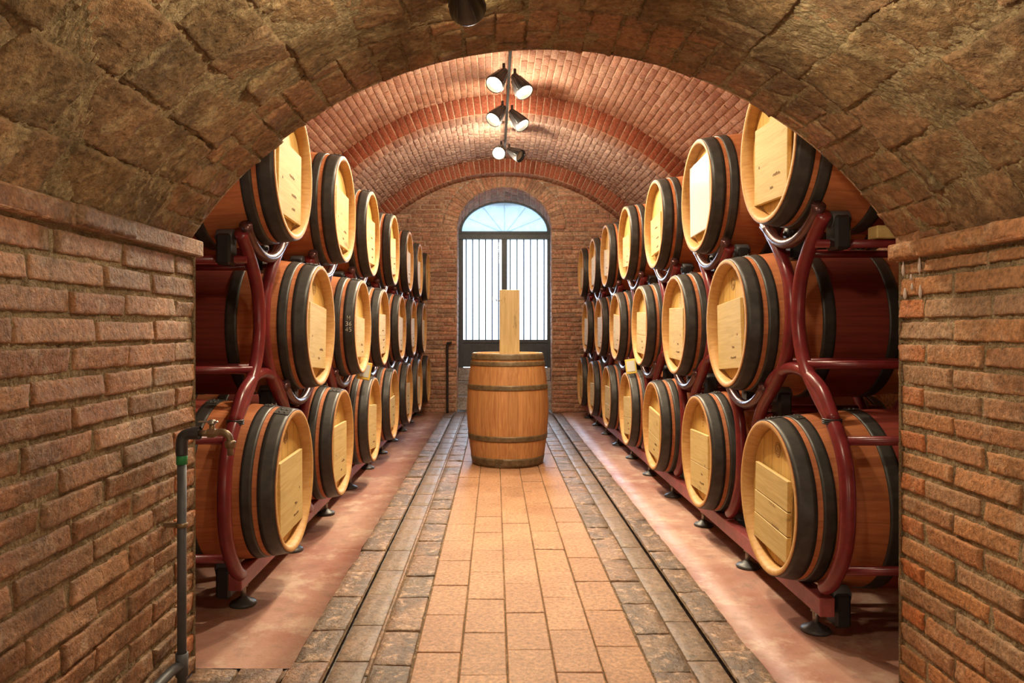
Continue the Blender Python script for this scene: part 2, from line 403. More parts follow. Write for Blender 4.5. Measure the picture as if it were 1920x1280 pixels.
for i in range(40): fs.append((2*i,2*i+1,2*i+3,2*i+2))
b.add(vs,fs); tag(b.build('wall_core',M['mortar_near'],None,True),kind='structure')
# solid wall above the passage mouth, seen from inside the cellar
b=MB(); vs=[];fs=[]; n=48
for i in range(n+1):
    a=aL+(aR-aL)*i/n; x=ACX+(AR+.004)*math.cos(a); z=ACZ+(AR+.004)*math.sin(a)
    vs+=[(x,YA-.004,z),(x,YA-.004,3.7)]
for i in range(n): fs.append((2*i,2*i+2,2*i+3,2*i+1))
b.add(vs,fs,False)
b.box((-2.3,YA-.14,CZ+.24),(XL-.005,YA-.005,3.7)); b.box((XR+.005,YA-.14,CZ+.22),(2.5,YA-.005,3.7))
tag(b.build('wall_front',M['brick_near'],None,True),kind='structure')

# ------------------------------------------------------------------ cellar
WL,WR,YE=-2.14,2.36,10.2
VX,VR=.13,2.55; VZ=CZ+2.30-VR
v0a=math.acos((WL-VX)/VR); v1a=math.acos((WR-VX)/VR)
def FB(u,v,h):
    a=v0a-v/VR; r=VR+.008-h
    return Vector((VX+r*math.cos(a),YA+u,VZ+r*math.sin(a)))
varc=(v0a-v1a)*VR
masonry(FB,0,7.22-YA,0,varc,.27,.0615,.0085,.008,'ceiling',M['brick_vault'],M['mortar_pale'],nu=2,nv=1,amp=.0018,edge=.003,jit=.0022,lenvar=.12,seed=21,offs=lambda c:random.Random(c).random()*.27)
FB2=lambda u,v,h:FB(u,v,h)
masonry(FB,7.45-YA,9.92-YA,0,varc,.13,.062,.009,.010,'ceiling',M['brick_vault2'],M['mortar_pale'],nu=1,nv=1,amp=.004,edge=.003,jit=.005,lenvar=.15,seed=22,offs=lambda c:random.Random(c+50).random()*.13)
RI=VR-.18
for k,(ya,yb) in enumerate(((7.2,7.47),(9.9,10.2))):
    a0=math.acos((WL-VX)/RI); a1=math.acos((WR-VX)/RI)
    L_=(a0-a1)*RI
    n=2
    # face towards the viewer
    o=masonry(lambda u,v,h:Vector((VX+(RI+u)*math.cos(a0-v/RI),ya+.006-h,VZ+(RI+u)*math.sin(a0-v/RI))),0,.19,0,L_,.19,.066,.009,.007,'trim_%d'%(3+k),M['brick_rib'],M['mortar_pale'],nu=2,nv=1,amp=.003,edge=.003,jit=.002,seed=31+k,offs=lambda c:0)
    masonry(lambda u,v,h:Vector((VX+(RI+.006-h)*math.cos(a0-v/RI),ya+u,VZ+(RI+.006-h)*math.sin(a0-v/RI))),0,yb-ya,0,L_,yb-ya,.066,.009,.007,'soffit',M['brick_vault'],M['mortar_pale'],parent=o,nu=2,nv=1,amp=.003,edge=.003,jit=.002,seed=33+k,offs=lambda c:0)
b=MB(); vs=[];fs=[]; n=48
for i in range(n+1):
    a=v0a+.06+(v1a-v0a-.12)*i/n
    for y in (YA-.1,11.35): vs.append((VX+(VR+.08)*math.cos(a),y,VZ+(VR+.08)*math.sin(a)))
for i in range(n): fs.append((2*i,2*i+1,2*i+3,2*i+2))
b.add(vs,fs); tag(b.build('ceiling',M['mortar_end'],None,True),kind='structure')
# side walls
zs=VZ+math.sqrt(VR**2-(WL-VX)**2); zs2=VZ+math.sqrt(VR**2-(WR-VX)**2)
masonry(lambda u,v,h:Vector((WL+h,YA+u,v)),0,YE-YA,0,zs+.02,.29,.07,.010,.008,'wall_left',M['brick_end'],M['mortar_end'],seed=41)
masonry(lambda u,v,h:Vector((WR-h,YA+u,v)),0,YE-YA,0,zs2+.02,.29,.07,.010,.008,'wall_right',M['brick_end'],M['mortar_end'],seed=42)
# end wall with arched doorway
DX,DW=.13,.66; DZS=CZ+1.39; DRISE=.59; RW=.20
def half(z,w,zs_,rise):
    if z<zs_: return w
    q=(z-zs_)/rise
    return w*math.sqrt(1-q*q) if q<1 else 0
def allow_end(v,u0,u1):
    lim=math.sqrt(max(0,VR**2-(v-VZ)**2)) if v>VZ else 9
    a=max(u0,VX-lim-.05); b=min(u1,VX+lim+.05)
    hw=half(v,DW+RW,DZS,DRISE+RW)
    if v<DZS: hw=DW+.0
    return [(a,DX-hw),(DX+hw,b)] if hw>0 else [(a,b)]
masonry(lambda u,v,h:Vector((u,YE-h,v)),WL,WR,0,CZ+2.33,.28,.0625,.011,.011,'wall_end',M['brick_end'],M['mortar_end'],nu=3,nv=1,amp=.006,edge=.004,jit=.006,lenvar=.3,allow=allow_end,seed=51,offs=lambda c:random.Random(c+9).random()*.28)
endw=bpy.data.objects['wall_end']
# voussoir ring
def ring(u,v,h):   # v: 0..1 angle, u radial
    a=PI-v/ (DW+.1); return Vector((DX+(DW+u)*math.cos(a),YE-h,DZS+(DRISE+u)*math.sin(a)))
masonry(ring,0,RW,0,PI*(DW+.1),.24,.068,.010,.012,'voussoirs',M['brick_end'],M['mortar_end'],parent=endw,nu=3,nv=1,amp=.005,edge=.004,jit=.004,seed=52,offs=lambda c:0)
# reveal of the doorway: lofted sides and arch
YD=11.15; BX,BW,BZS,BRISE=.145,.70,CZ+1.45,.50
def prof(x,w,zs_,rise,s,H0=0):   # s 0..1 around
    la=zs_-H0; lb=PI*(w+rise)/2; T=2*la+lb; q=s*T
    if q<la: return (x-w,H0+q)
    if q<la+lb:
        a=PI-(q-la)/lb*PI; return (x+w*math.cos(a),zs_+rise*math.sin(a))
    return (x+w,zs_-(q-la-lb))
def FR(u,v,h):
    tt=u/(YD-YE); s=v/5.6
    p=Vector(prof(DX,DW,DZS,DRISE,s)); q=Vector(prof(BX,BW,BZS,BRISE,s)); c=p.lerp(q,tt)
    d=Vector((DX,CZ+.9))-c; d.normalize() 
    return Vector((c.x+d.x*h,YE+u,c.y+d.y*h))
masonry(FR,0,YD-YE,0,5.6,.29,.07,.010,.008,'reveal',M['brick_end'],M['mortar_end'],parent=endw,nu=2,nv=1,amp=.003,seed=53)

b=MB(); vs=[];fs=[]; n=40
P_=[(DX-DW-.02,0)]+[(DX+(DW+.02)*math.cos(PI-PI*i/n),DZS+(DRISE+.02)*math.sin(PI*i/n)) for i in range(n+1)]+[(DX+DW+.02,0)]
Q_=[(-2.3,0)]+[(DX-2.4+4.8*i/n,3.6) for i in range(n+1)]+[(2.5,0)]
for p,q in zip(P_,Q_): vs+=[(p[0],YE+.02,p[1]),(q[0],YE+.02,q[1])]
for i in range(len(P_)-1): fs.append((2*i,2*i+1,2*i+3,2*i+2))
b.add(vs,fs,False); b.build('backing',M['mortar_end'],endw,True)

# steps
st=empty('stone_stairs',(DX,YE+.3,0)); tag(st,'three grey stone steps rising inside the arched doorway at the far end','stairs')
for k,(y,z) in enumerate(((10.48,.19),(10.80,.38),(11.03,.575))):
    b=MB(); b.box((DX-.68,y,z-.19 if k else 0),(DX+.70,11.35,z),.006,Matrix.Translation((-DX,-YE-.3,0))); b.build('step',M['stone'],st,True)

# door -------------------------------------------------------------------
dz0=.575; door=empty('door_1',(BX,YD,0)); door['kind']='structure'
T0=Matrix.Translation((-BX,-YD,0))
def dbox(name,lo,hi,mat,parent=door,bev=.004):
    b=MB(); b.box(lo,hi,bev,T0); return b.build(name,mat,parent)
zt=CZ+1.385; zb=CZ-.15
dbox('frame_post',(BX-BW-.02,YD-.03,dz0),(BX-BW+.075,YD+.05,zt),M['doorframe'])
dbox('frame_post',(BX+BW-.055,YD-.03,dz0),(BX+BW+.02,YD+.05,zt),M['doorframe'])
dbox('transom',(BX-BW,YD-.05,zt-.02),(BX+BW,YD+.06,zt+.10),M['doorframe'])
dbox('transom_moulding',(BX-BW,YD-.065,zt+.06),(BX+BW,YD-.04,zt+.085),M['doorframe'])
dbox('centre_stile',(BX-.045,YD-.04,dz0),(BX+.04,YD+.04,zt),M['doorframe'])
for s,(a,c) in enumerate(((BX-BW+.07,BX-.04),(BX+.035,BX+BW-.05))):
    lf=dbox('lower_panel',(a,YD-.015,dz0+.01),(c,YD+.02,zb),M['doorframe'])
    dbox('panel_rail',(a,YD-.03,zb-.05),(c,YD+.03,zb),M['doorframe'],lf)
    dbox('pane',(a,YD+.005,zb),(c,YD+.011,zt-.02),M['glass'])
    for k in range(6):
        x=a+(c-a)*(k+.5)/6
        b=MB(); b.tube([(x,YD-.004,zb-.02),(x,YD-.004,zt)],.009,8,T0); b.build('bar',M['doorframe'],door)
# fanlight
b=MB(); n=32; vs=[];fs=[]
for i in range(n+1):
    a=PI*i/n
    for (w,h_,y) in ((BW-.005,BRISE-.005,YD-.03),(BW-.055,BRISE-.06,YD-.03),(BW-.055,BRISE-.06,YD+.03),(BW-.005,BRISE-.005,YD+.03)):
        vs.append((BX+w*math.cos(a),y,BZS+.03+h_*math.sin(a)))
for i in range(n):
    for k in range(4): k2=(k+1)%4; fs.append((4*i+k,4*i+4+k,4*i+4+k2,4*i+k2))
b.add(vs,fs,False,T0); b.build('fanlight_frame',M['doorframe'],door)
b=MB(); vs=[(BX,YD+.01,zt+.09)]+[(BX+(BW-.05)*math.cos(PI*i/n),YD+.01,BZS+.03+(BRISE-.055)*math.sin(PI*i/n)) for i in range(n+1)]
b.add(vs,[(0,i+1,i+2) for i in range(n)],False,T0); b.build('fanlight_pane',M['dustglass'],door)
b=MB()
for k in range(1,6):
    a=PI*k/6; b.tube([(BX+.05*math.cos(a),YD+.03,zt+.10),(BX+(BW-.06)*math.cos(a),YD+.03,BZS+.03+(BRISE-.07)*math.sin(a))],.0035,6,T0)
b.build('fanlight_bars',M['doorframe'],door)
# outer light-tight collar around the frame and paving outside
b=MB()
b.box((-3,YD+.05,0),(BX-BW+.01,YD+.3,4)); b.box((BX+BW-.01,YD+.05,0),(3,YD+.3,4)); b.box((BX-BW,YD+.05,BZS+BRISE-.02),(BX+BW,YD+.3,4)); b.box((BX-BW,YD+.05,0),(BX+BW,YD+.3,dz0-.01))
tag(b.build('wall_outer',M['brick_end'],None,True),kind='structure')
b=MB(); b.box((-12,YD+.3,.3),(12,40,.5)); tag(b.build('ground',M['outground'],None,True),kind='structure')

# ------------------------------------------------------------------ floor
b=MB(); b.box((-2.4,-3.1,-.14),(2.6,YD+.3,-.045)); fl=b.build('floor',M['grout'],None,True); tag(fl,kind='structure')
FF=lambda u,v,h:Vector((v,u,h-.008))
Y0f,Y1f=1.5,YE+.25
def band(x0,x1,n,L,mat,gap,depth,amp,jit,lenvar,seed,nu=3,nv=2,edge=.003,drop=0,name='paving'):
    vl=[(x0+(x1-x0)*i/n,x0+(x1-x0)*(i+1)/n) for i in range(n)]
    F=lambda u,v,h:Vector((v,u,h-.008-drop))
    masonry(F,Y0f,Y1f,0,0,L,1,gap,depth,name,mat,M['grout'],parent=fl,nu=nu,nv=nv,amp=amp,edge=edge,jit=jit,lenvar=lenvar,vlist=vl,seed=seed,
            offs=lambda c:[.08,.25,.10,.27,.13][c%5]*L/.34,sheet=True)
band(-.28,.525,5,.345,M['tile'],.005,.008,.0,.0009,0.,61)
band(-.42,-.28,1,.30,M['brick_floor'],.010,.008,.004,.003,.2,62,8,4)
band(-.437,-.42,1,4.,M['brick_floor'],.004,.006,.001,.0,.0,66)
band(-.560,-.437,1,.33,M['gutter'],.005,.008,.0012,.001,.05,63,4,3,drop=.012)
band(-.703,-.566,1,.31,M['brick_floor'],.009,.008,.004,.003,.15,64,8,4)
band(.525,.665,1,.30,M['brick_floor'],.010,.008,.004,.003,.2,65,8,4)
band(.670,.785,1,.33,M['gutter'],.005,.008,.0012,.001,.05,67,4,3,drop=.012)
band(.793,.92,1,.31,M['brick_floor'],.009,.008,.004,.003,.15,68,8,4)
def slab(x0,x1,y0,y1,seed):
    B=MB(); nx,ny=10,90; vs=[];fs=[]
    for i in range(nx+1):
        for j in range(ny+1):
            x=x0+(x1-x0)*i/nx; y=y0+(y1-y0)*j/ny
            q=Vector((x*3,y*3,seed)); z=noise.noise(q)*.002
            if (i==0 and seed==2) or (i==nx and seed==1): x+=noise.noise(Vector((y*5,seed,0)))*.014+noise.noise(Vector((y*16,seed,0)))*.005
            vs.append((x,y,z))
    for i in range(nx):
        for j in range(ny): fs.append((i*(ny+1)+j,(i+1)*(ny+1)+j,(i+1)*(ny+1)+j+1,i*(ny+1)+j+1))
    for (ii) in ((nx,) if seed==1 else (0,)):
        bs=len(vs)
        for j in range(ny+1):
            p=vs[ii*(ny+1)+j]; vs.append((p[0],p[1],-.012))
        for j in range(ny): fs.append((ii*(ny+1)+j,ii*(ny+1)+j+1,bs+j+1,bs+j))
    B.add(vs,fs); B.build('cement_slab',M['cement'],fl)
slab(WL,-.695,2.49,YE,1); slab(.915,WR,1.5,YE,2)
masonry(lambda u,v,h:Vector((v,u,h-.010)),1.5,2.50,-1.02,-.705,.30,.155,.010,.008,'threshold',M['brick_floor'],M['grout'],parent=fl,nu=6,nv=4,amp=.004,jit=.003,seed=70)

# ------------------------------------------------------------------ barrels
BL=.97; RR,RBG=.302,.35
def rad(x,L=BL,r0=RR,r1=RBG):
    q=(x-L/2)/(L/2); return r0+(r1-r0)*(1-abs(q)**1.9)
HOOPS=[(.003,.070),(.090,.135),(.315,.370),(BL-.370,BL-.315),(BL-.135,BL-.090),(BL-.070,BL-.003)]
def hoop_mb(a,b,L=BL,r0=RR,r1=RBG,rot=0):
    m=MB(); th=.004; pr=[]
    k=4
    for i in range(k+1): x=a+(b-a)*i/k; pr.append((x,rad(x,L,r0,r1)+th))
    pr=[(a,rad(a,L,r0,r1)-.002)]+[(pr[0][0],pr[0][1]-.001)]+pr+[(b,rad(b,L,r0,r1)-.002)]
    m.lathe(pr,72,'x')
    # riveted overlap
    vs=[];fs=[]; n=8
    for i in range(n+1):
        t_=rot+(-.11+.22*i/n)
        for x in (a+.002,b-.002):
            r=rad(x,L,r0,r1)+th+.0025; vs.append((x,r*math.cos(t_),r*math.sin(t_)))
    for i in range(n): fs.append((2*i,2*i+2,2*i+3,2*i+1))
    m.add(vs,fs)
    xm=(a+b)/2; nr=3 if b-a>.05 else 2
    for q in (-.06,.05):
        for k in range(nr-1):
            t_=rot+q; x=a+(b-a)*(k+1)/nr; r=rad(x,L,r0,r1)+th+.002
            M_=Matrix.Translation((x,r*math.cos(t_),r*math.sin(t_)))@Matrix.Rotation(t_,4,'X')
            m.lathe([(0,.006),(.002,.0055),(.0038,.003),(.0042,0)],8,'y',M_)
    return m
def body_mb(L=BL,r0=RR,r1=RBG):
    m=MB(); pr=[]
    n=26
    for i in range(n+1): x=L*i/n; pr.append((x,rad(x,L,r0,r1)))
    m.lathe(pr,96,'x'); return m
def chime_mb(x0,sgn,r0=RR):
    m=MB(); P=[(0,r0+.0005),(-.0015,r0-.003),(-.0015,r0-.014),(.004,r0-.022),(.040,r0-.030),(.046,r0-.028),(.06,r0-.03)]
    m.lathe([(x0+sgn*p[0],p[1]) for p in P],96,'x'); return m
def head_mb(x,sgn,r0=RR):
    m=MB(); m.lathe([(x,0.0),(x,.12),(x,r0-.034),(x+sgn*.006,r0-.026)],64,'x',smooth=False); return m
def board_mb(kind):
    m=MB(); w=.175; z0,z1=-.215,.105
    if kind==0:
        m.box((.018,-w,z0),(.034,w,z1),.002)
    elif kind==1:
        zz=[z0,z0+.105,z0+.20,z1]
        for i in range(3): m.box((.016+.001*i,-w+.003*i,zz[i]+.0015),(.034,w,zz[i+1]-.0015),.002)
    elif kind==2:
        zz=[z0,-.07,z1]
        for i in range(2): m.box((.018,-w,zz[i]+.001),(.034,w,zz[i+1]-.001),.002)
    elif kind==3:
        m.box((.018,-.15,-.20),(.034,.16,.06),.002)
    else:
        m.box((.020,-.19,-.20),(.030,.19,.20),.002)
    if kind!=4:
        m.box((.034,-w+.01,z0+.03),(.040,-w+.03,z1-.03)); m.box((.034,w-.03,z0+.03),(.040,w-.01,z1-.03))
    return m
def make_barrel(name,staves,hoopmat,board):
    o=empty(name)
    body_mb().build('staves',staves,o)
    chime_mb(0,1).build('chime',M['rim'],o); chime_mb(BL,-1).build('chime',M['rim'],o)
    head_mb(.045,1).build('head',M['head'],o); head_mb(BL-.045,-1).build('head',M['head'],o)
    rg=random.Random(3)
    for (a,b_) in HOOPS: hoop_mb(a,b_,rot=PI/2+rg.uniform(-.35,.35)).build('hoop',hoopmat,o)
    return o
proto=make_barrel('wine_barrel',M['stave'],M['hoop'],0)
boards=[]
def tmpmesh(mb,name,mat):
    o=mb.build(name,mat); me=o.data; bpy.data.objects.remove(o); return me
BOARD=[tmpmesh(board_mb(k),'head_board',M['panel'] if k<4 else M['film']) for k in range(5)]
# small burnt stamps and marks (unreadable in the photo)
def stamp(kind):
    m=MB()
    if kind==0:
        for r in (.030,.022):
            m.lathe([(0,r),(-.0008,r),(-.0008,r-.0022),(0,r-.0022)],28,'x',Matrix.Translation((.0445,.0,.19)))
        for k in range(3): m.box((.0437,-.013+.004*k,.181+.007*k),(.0445,.012-.003*k,.184+.007*k))
    else:
        rg=random.Random(kind)
        for k in range(6):
            z=.135+.016*k; m.box((.0437,-.004-rg.random()*.006,z),(.0445,.006+rg.random()*.006,z+.003)); m.box((.0437,-.006,z),(.0445,-.003,z+.010))
    return m
STAMP=[tmpmesh(stamp(k),'head_stamp',M['ink']) for k in range(2)]
def scribble(seed):
    rg=random.Random(seed); m=MB()
    for row in range(rg.choice((2,3,4))):
        z=-.17+row*rg.uniform(.045,.07); y=-.06+rg.uniform(-.05,.04)
        for k in range(rg.choice((4,6,8))):
            h=rg.uniform(.006,.013); w=rg.uniform(.003,.006)
            m.box((.0335-.0,y,z),(.0345,y+.0016,z+h),0,Matrix.Translation((-.0170,0,0)))
            m.box((.0335,y,z+h*rg.random()),(.0345,y+w,z+h*rg.random()+.0016) ,0,Matrix.Translation((-.0170,0,0)))
            y+=w+.005
    # knot hole with dark centre
    m.lathe([(0,.006),(-.0006,.006),(-.0006,0)],10,'x',Matrix.Translation((.0178,.12*rg.choice((-1,1)),-.06)))
    return m
SCR=[tmpmesh(scribble(k),'pencil_marks',M['ink']) for k in range(4)]

ORD=['nearest','second','third','fourth','fifth','sixth','farthest']
ZL={'top':CZ+.70,'middle':CZ+.02,'bottom':CZ-.655}
ZR={'top':CZ+.735,'middle':CZ+.03,'bottom':CZ-.67}
cL=[3.22+1.09*i for i in range(7)]; cR=[2.97+1.088*i for i in range(7)]
FRONT={'left':-.88,'right':1.10}
rg=random.Random(5)
copies=[proto]+[copy_tree(proto) for _ in range(39)]; barrels={}
special={('left','middle',1):'chalk marks on its dark hoop',('right','top',1):'a glossy white sheet over its head',('right','bottom',0):'a head board of three planks'}
for side in ('left','right'):
    Z=ZL if side=='left' else ZR; C=cL if side=='left' else cR
    for row in ('top','middle','bottom'):
        ys=C if row!='middle' else [c+.545 for c in C[:6]]
        for i,y in enumerate(ys):
            o=copies.pop(0)
            jx=rg.uniform(-.012,.012); roll=R(rg.uniform(-5,5))
            o.location=(FRONT[side]+jx,y+rg.uniform(-.012,.012),Z[row])
            o.rotation_euler=(roll,0,PI if side=='left' else 0)
            if side=='right' and row=='bottom' and i==0: o.location.x=1.09; o.location.y=2.96
            sp_=(side,row,i)
            bk=4 if sp_==('right','top',1) else (1 if sp_==('right','bottom',0) else rg.choice((0,0,2,3,0)))
            bo=bpy.data.objects.new('head_board',BOARD[bk]); link(bo,o)
            if bk==4: bo['label']='glossy white sheet over the barrel head'
            if i<5 and bk!=4:
                s_=bpy.data.objects.new('pencil_marks',SCR[rg.randrange(4)]); link(s_,bo)
            if i<5 and row!='top':
                s_=bpy.data.objects.new('head_stamp',STAMP[(i+len(row))%2]); link(s_,o)
            last=len(ys)-1; od='farthest' if i==last else ORD[i]
            rowt={'top':'top','middle':'middle','bottom':'bottom'}[row]
            if sp_ in special:
                lab='barrel with %s, %s, %s row, %s rack'%(special[sp_],od,rowt,side)
            else:
                lab='oak barrel with pale head board, %s from the arch, %s row, %s rack'%(od,rowt,side)
                if i==last: lab='oak barrel beside the far end wall, last in the %s row of the %s rack'%(rowt,side)
            tag(o,lab,'barrel','wine barrels in the %s row of the %s rack'%(rowt,side))
            barrels[sp_]=o
# chalk writing on the hoop of the second middle barrel on the left
GL={'M':[[(0,0),(0,1),(.5,.4),(1,1),(1,0)]],'3':[[(0,.95),(.5,1),(.9,.8),(.7,.55),(.35,.52),(.8,.45),(.95,.2),(.5,0),(0,.08)]],
'6':[[(.85,1),(.3,.7),(.05,.3),(.4,0),(.9,.2),(.75,.5),(.15,.42)]],'4':[[(.7,0),(.7,1),(0,.35),(1,.35)]],'5':[[(.9,1),(.15,1),(.1,.58),(.6,.62),(.9,.35),(.6,.03),(.05,.05)]]}
tb=MB()
def on_hoop(tx,ty):
    x=.037-tx; ang=ty/(RR+.012); r=rad(x)+.0052; return (x,r*math.cos(ang),r*math.sin(ang))
for li,line in enumerate(('M','36','45')):
    n_=len(line)
    for ci,ch in enumerate(line):
        cx=(ci-(n_-1)/2)*.021-.0075; cy=.030-li*.036
        for st_ in GL[ch]: tb.tube([on_hoop(cx+p[0]*.015,cy+p[1]*.026) for p in st_],.0016,6)
me=tmpmesh(tb,'chalk_writing',M['chalk'])
b_=barrels[('left','middle',1)]
ob=bpy.data.objects.new('chalk_writing',me); link(ob,b_); ob['label']='chalk writing M 36 45 on the hoop'

# upright barrel in the aisle
ub=empty('wine_barrel',(.11,6.38,.002),(0,-PI/2,0)); UL=.945
tag(ub,'upright oak barrel in the middle of the aisle, wooden post on its lid','barrel')
body_mb(UL,.302,.352).build('staves',M['stave_plain'],ub)
chime_mb(0,1).build('chime',M['rim'],ub); chime_mb(UL,-1).build('chime',M['rim'],ub)
head_mb(.03,1).build('head',M['head'],ub); head_mb(UL-.012,-1).build('head',M['post'],ub)
for k,(a,c) in enumerate(((.003,.075),(.215,.262),(UL-.305,UL-.262),(UL-.105,UL-.068),(UL-.055,UL-.003))):
    hoop_mb(a,c,UL,.302,.352,rot=[2.9,.5,2.3,1.1,2.0][k]).build('hoop',M['hoop_brown'],ub)
# post on the lid
po=empty('wooden_post',(.125,6.33,.006+UL-.012)); tag(po,'squared pale wooden post standing upright on the aisle barrel','post')
b=MB(); b.box((-.085,-.06,0),(.085,.06,.548),.004); b.build('shaft',M['post'],po)
b=MB(); b.tube([(-.083,-.02,.455),(-.115,-.02,.455)],.004,8); b.tube([(-.112,-.02,.455),(-.112,-.02,.475)],.004,8); b.build('peg',M['steel'],po)

# ------------------------------------------------------------------ racks
def rack(side):
    sg=-1 if side=='left' else 1
    XF=1.02 if side=='left' else 1.21; XB=XF+.62; XM=XF+.08
    C=cL if side=='left' else cR; Z=ZL if side=='left' else ZR
    t_,m_,b_=Z['top']-CZ,Z['middle']-CZ,Z['bottom']-CZ
    ro=empty('barrel_rack',(sg*XF,C[0],0)); T=Matrix.Translation((-sg*XF,-C[0],0))
    tag(ro,'dark red tubular steel rack carrying three rows of barrels along the %s wall'%side,'rack')
    prof=[(.265,t_-.31),(.15,t_-.41),(.06,t_-.53),(.032,t_-.67),(.055,t_-.79),(.115,t_-.89),(.225,t_-.985),(.36,t_-1.09),(.435,t_-1.22),(.445,t_-1.40),(.41,t_-1.53),(.33,t_-1.64),(.27,t_-1.68)]
    for i,c in enumerate(C):
        for X in ((XF,XB) if i<3 else (XF,)):
            for s in (-1,1):
                b=MB(); b.tube(spline([(sg*X,c+s*p,CZ+z) for p,z in prof],5),.0265,14,T); b.build('curved_post',M['red'],ro)
        # arch over the lower barrel
        b=MB(); b.tube(spline([(sg*XF,c-.34,CZ+t_-1.06),(sg*XF,c-.25,CZ+t_-.96),(sg*XF,c-.12,CZ+t_-.905),(sg*XF,c,CZ+t_-.89),(sg*XF,c+.12,CZ+t_-.905),(sg*XF,c+.25,CZ+t_-.96),(sg*XF,c+.34,CZ+t_-1.06)],5),.024,12,T); b.build('arch_tube',M['red'],ro)
        # cradles
        def cradle(cy,cz):
            b=MB(); P=[]
            for k in range(17):
                a=R(-90-44+88*k/16); P.append((sg*(XF-.02),cy+.385*math.cos(a),cz+.385*math.sin(a)))
            rr=[.027 if k in (0,16) else .0215 for k in range(17)]
            b.tube(P,rr,12,T); b.build('cradle',M['cradle'],ro)
        cradle(c,Z['top'])
        if i<6: cradle(c+.545,Z['middle'])
        # cross rails and rollers
        for s in (-1,1):
            for (dy,z) in ((.19,t_-.41),(.12,t_-.87),(.385,t_-1.125),(.36,t_-1.59)):
                if i>3 : continue
                b=MB(); b.tube([(sg*XF,c+s*dy,CZ+z),(sg*(XB+.1),c+s*dy,CZ+z)],.0165,10,T); b.build('cross_rail',M['red'],ro)
        def roller(cy,cz,pairs=(-1,1)):
            for s in pairs:
                y=cy+s*.205; zz=cz-math.sqrt((.345+.036)**2-.205**2)
                y=cy+s*.205
                b=MB(); b.box((sg*(XM+.0)-.03,y-.045,zz-.115),(sg*(XM+.0)+.03,y+.045,zz+.012),.01,T); br=b.build('roller_bracket',M['black'],ro)
                b=MB(); b.lathe([(-.035,0),(-.035,.030),(-.031,.0335),(.031,.0335),(.035,.030),(.035,0)],20,'x',T@Matrix.Translation((sg*XM,y,zz))); b.lathe([(-.045,0),(-.045,.011),(.045,.011),(.045,0)],10,'x',T@Matrix.Translation((sg*XM,y,zz))); b.build('roller',M['pad'],br)
        if i<4:
            roller(c,Z['top']); roller(c+.545,Z['middle']); roller(c,Z['bottom'])
    XBm=1.05 if side=='left' else 1.22
    y0=C[0]-.27 if side=='right' else C[0]-.25
    z0,z1=CZ-1.055,CZ-.985
    for X in (XBm,XB):
        b=MB(); b.box((sg*X-.028,y0,z0),(sg*X+.028,YE-.12,z1),.003,T); b.build('base_rail',M['redrail'],ro)
    y=y0+.10; k=0
    while y<YE-.2:
        for X in ((XBm,XB) if k<4 else (XBm,)):
            b=MB(); b.tube([(sg*X,y,.02),(sg*X,y,z0+.005)],.011,10,T); b.lathe([(z0-.014,.0),(z0-.014,.02),(z0-.002,.02),(z0-.002,0)],6,'z',T@Matrix.Translation((sg*X,y,0)),smooth=False)
            ft=b.build('levelling_foot',M['steel'],ro)
            b=MB(); b.lathe([(.0,.0),(.0,.052),(.006,.056),(.014,.05),(.022,.03),(.032,.018),(.034,0)],28,'z',T@Matrix.Translation((sg*X,y,.001))); b.build('foot_pad',M['pad'],ft)
        y+=.752; k+=1
    # black cable tie wound round the near post
    b=MB()
    for q in range(3): b.tube([(sg*XF+.031*math.cos(a_),C[0]-.33+.031*math.sin(a_),CZ+t_-1.07+.007*q) for a_ in [2*PI*k/16 for k in range(17)]],.0035,6,T)
    b.build('cable_tie',M['black'],ro)
    return ro
rack('left'); rack('right')

# yellow framed cards on the lower barrels
for side,x,y,z,rz,lab in (('left',-.915,5.10,CZ-.345,.25,'small yellow framed card leaning above the third bottom barrel of the left rack'),('right',1.135,6.10,CZ-.365,-.25,'small yellow framed display standing above the fourth bottom barrel of the right rack')):
    o=empty('card_holder',(x,y,z),(R(-14),R(12 if side=='left' else -8),rz)); tag(o,lab,'card holder')
    b=MB(); b.box((-.045,-.006,0),(.045,.006,.125),.004); b.build('frame',M['yellow'],o)
    b=MB(); b.box((-.033,-.009,.018),(.033,-.006,.108),.001); b.build('card',M['card'],o)

# ------------------------------------------------------------------ tap and pipe on the left pier
px,py=XL+.045,2.245
o=empty('water_pipe',(px,py,0)); T=Matrix.Translation((-px,-py,0))
tag(o,'grey water pipe with green band and brass tap on the left brick wall','pipe')
zt_=CZ-.325
b=MB(); b.tube([(px,py,.0),(px,py,zt_-.055)],.0135,16,T); b.build('riser',M['pipe'],o)
b=MB(); b.lathe([(zt_-.085,.0138),(zt_-.085,.0165),(zt_-.052,.0165),(zt_-.052,.0138)],20,'z',T@Matrix.Translation((px,py,0))); b.build('green_band',M['greenband'],o)
b=MB(); b.tube(spline([(px,py,zt_-.058),(px,py,zt_-.02),(px+.006,py,zt_+.0),(px+.022,py,zt_+.008),(px+.052,py,zt_+.010)],5),.0175,16,T); b.lathe([(px+.03,.02),(px+.055,.02)],16,'x',T@Matrix.Translation((0,py,zt_+.010))); b.build('elbow',M['pipe_dark'],o)
tp_=MB(); X=px+.05; z=zt_+.010
tp_.tube([(X,py,z),(X+.035,py,z)],.010,14,T); tp_.lathe([(X+.028,.010),(X+.030,.0155),(X+.052,.0155),(X+.054,.011)],6,'x',T@Matrix.Translation((0,py,z)),smooth=False)
tp_.tube(spline([(X+.05,py,z),(X+.075,py,z+.003),(X+.092,py,z-.008),(X+.098,py,z-.028)],5),[.0105]*16,14,T)
tp_.lathe([(z-.045,.008),(z-.045,.015),(z-.030,.0165),(z-.026,.0165),(z-.022,.011)],16,'z',T@Matrix.Translation((X+.098,py,0)))
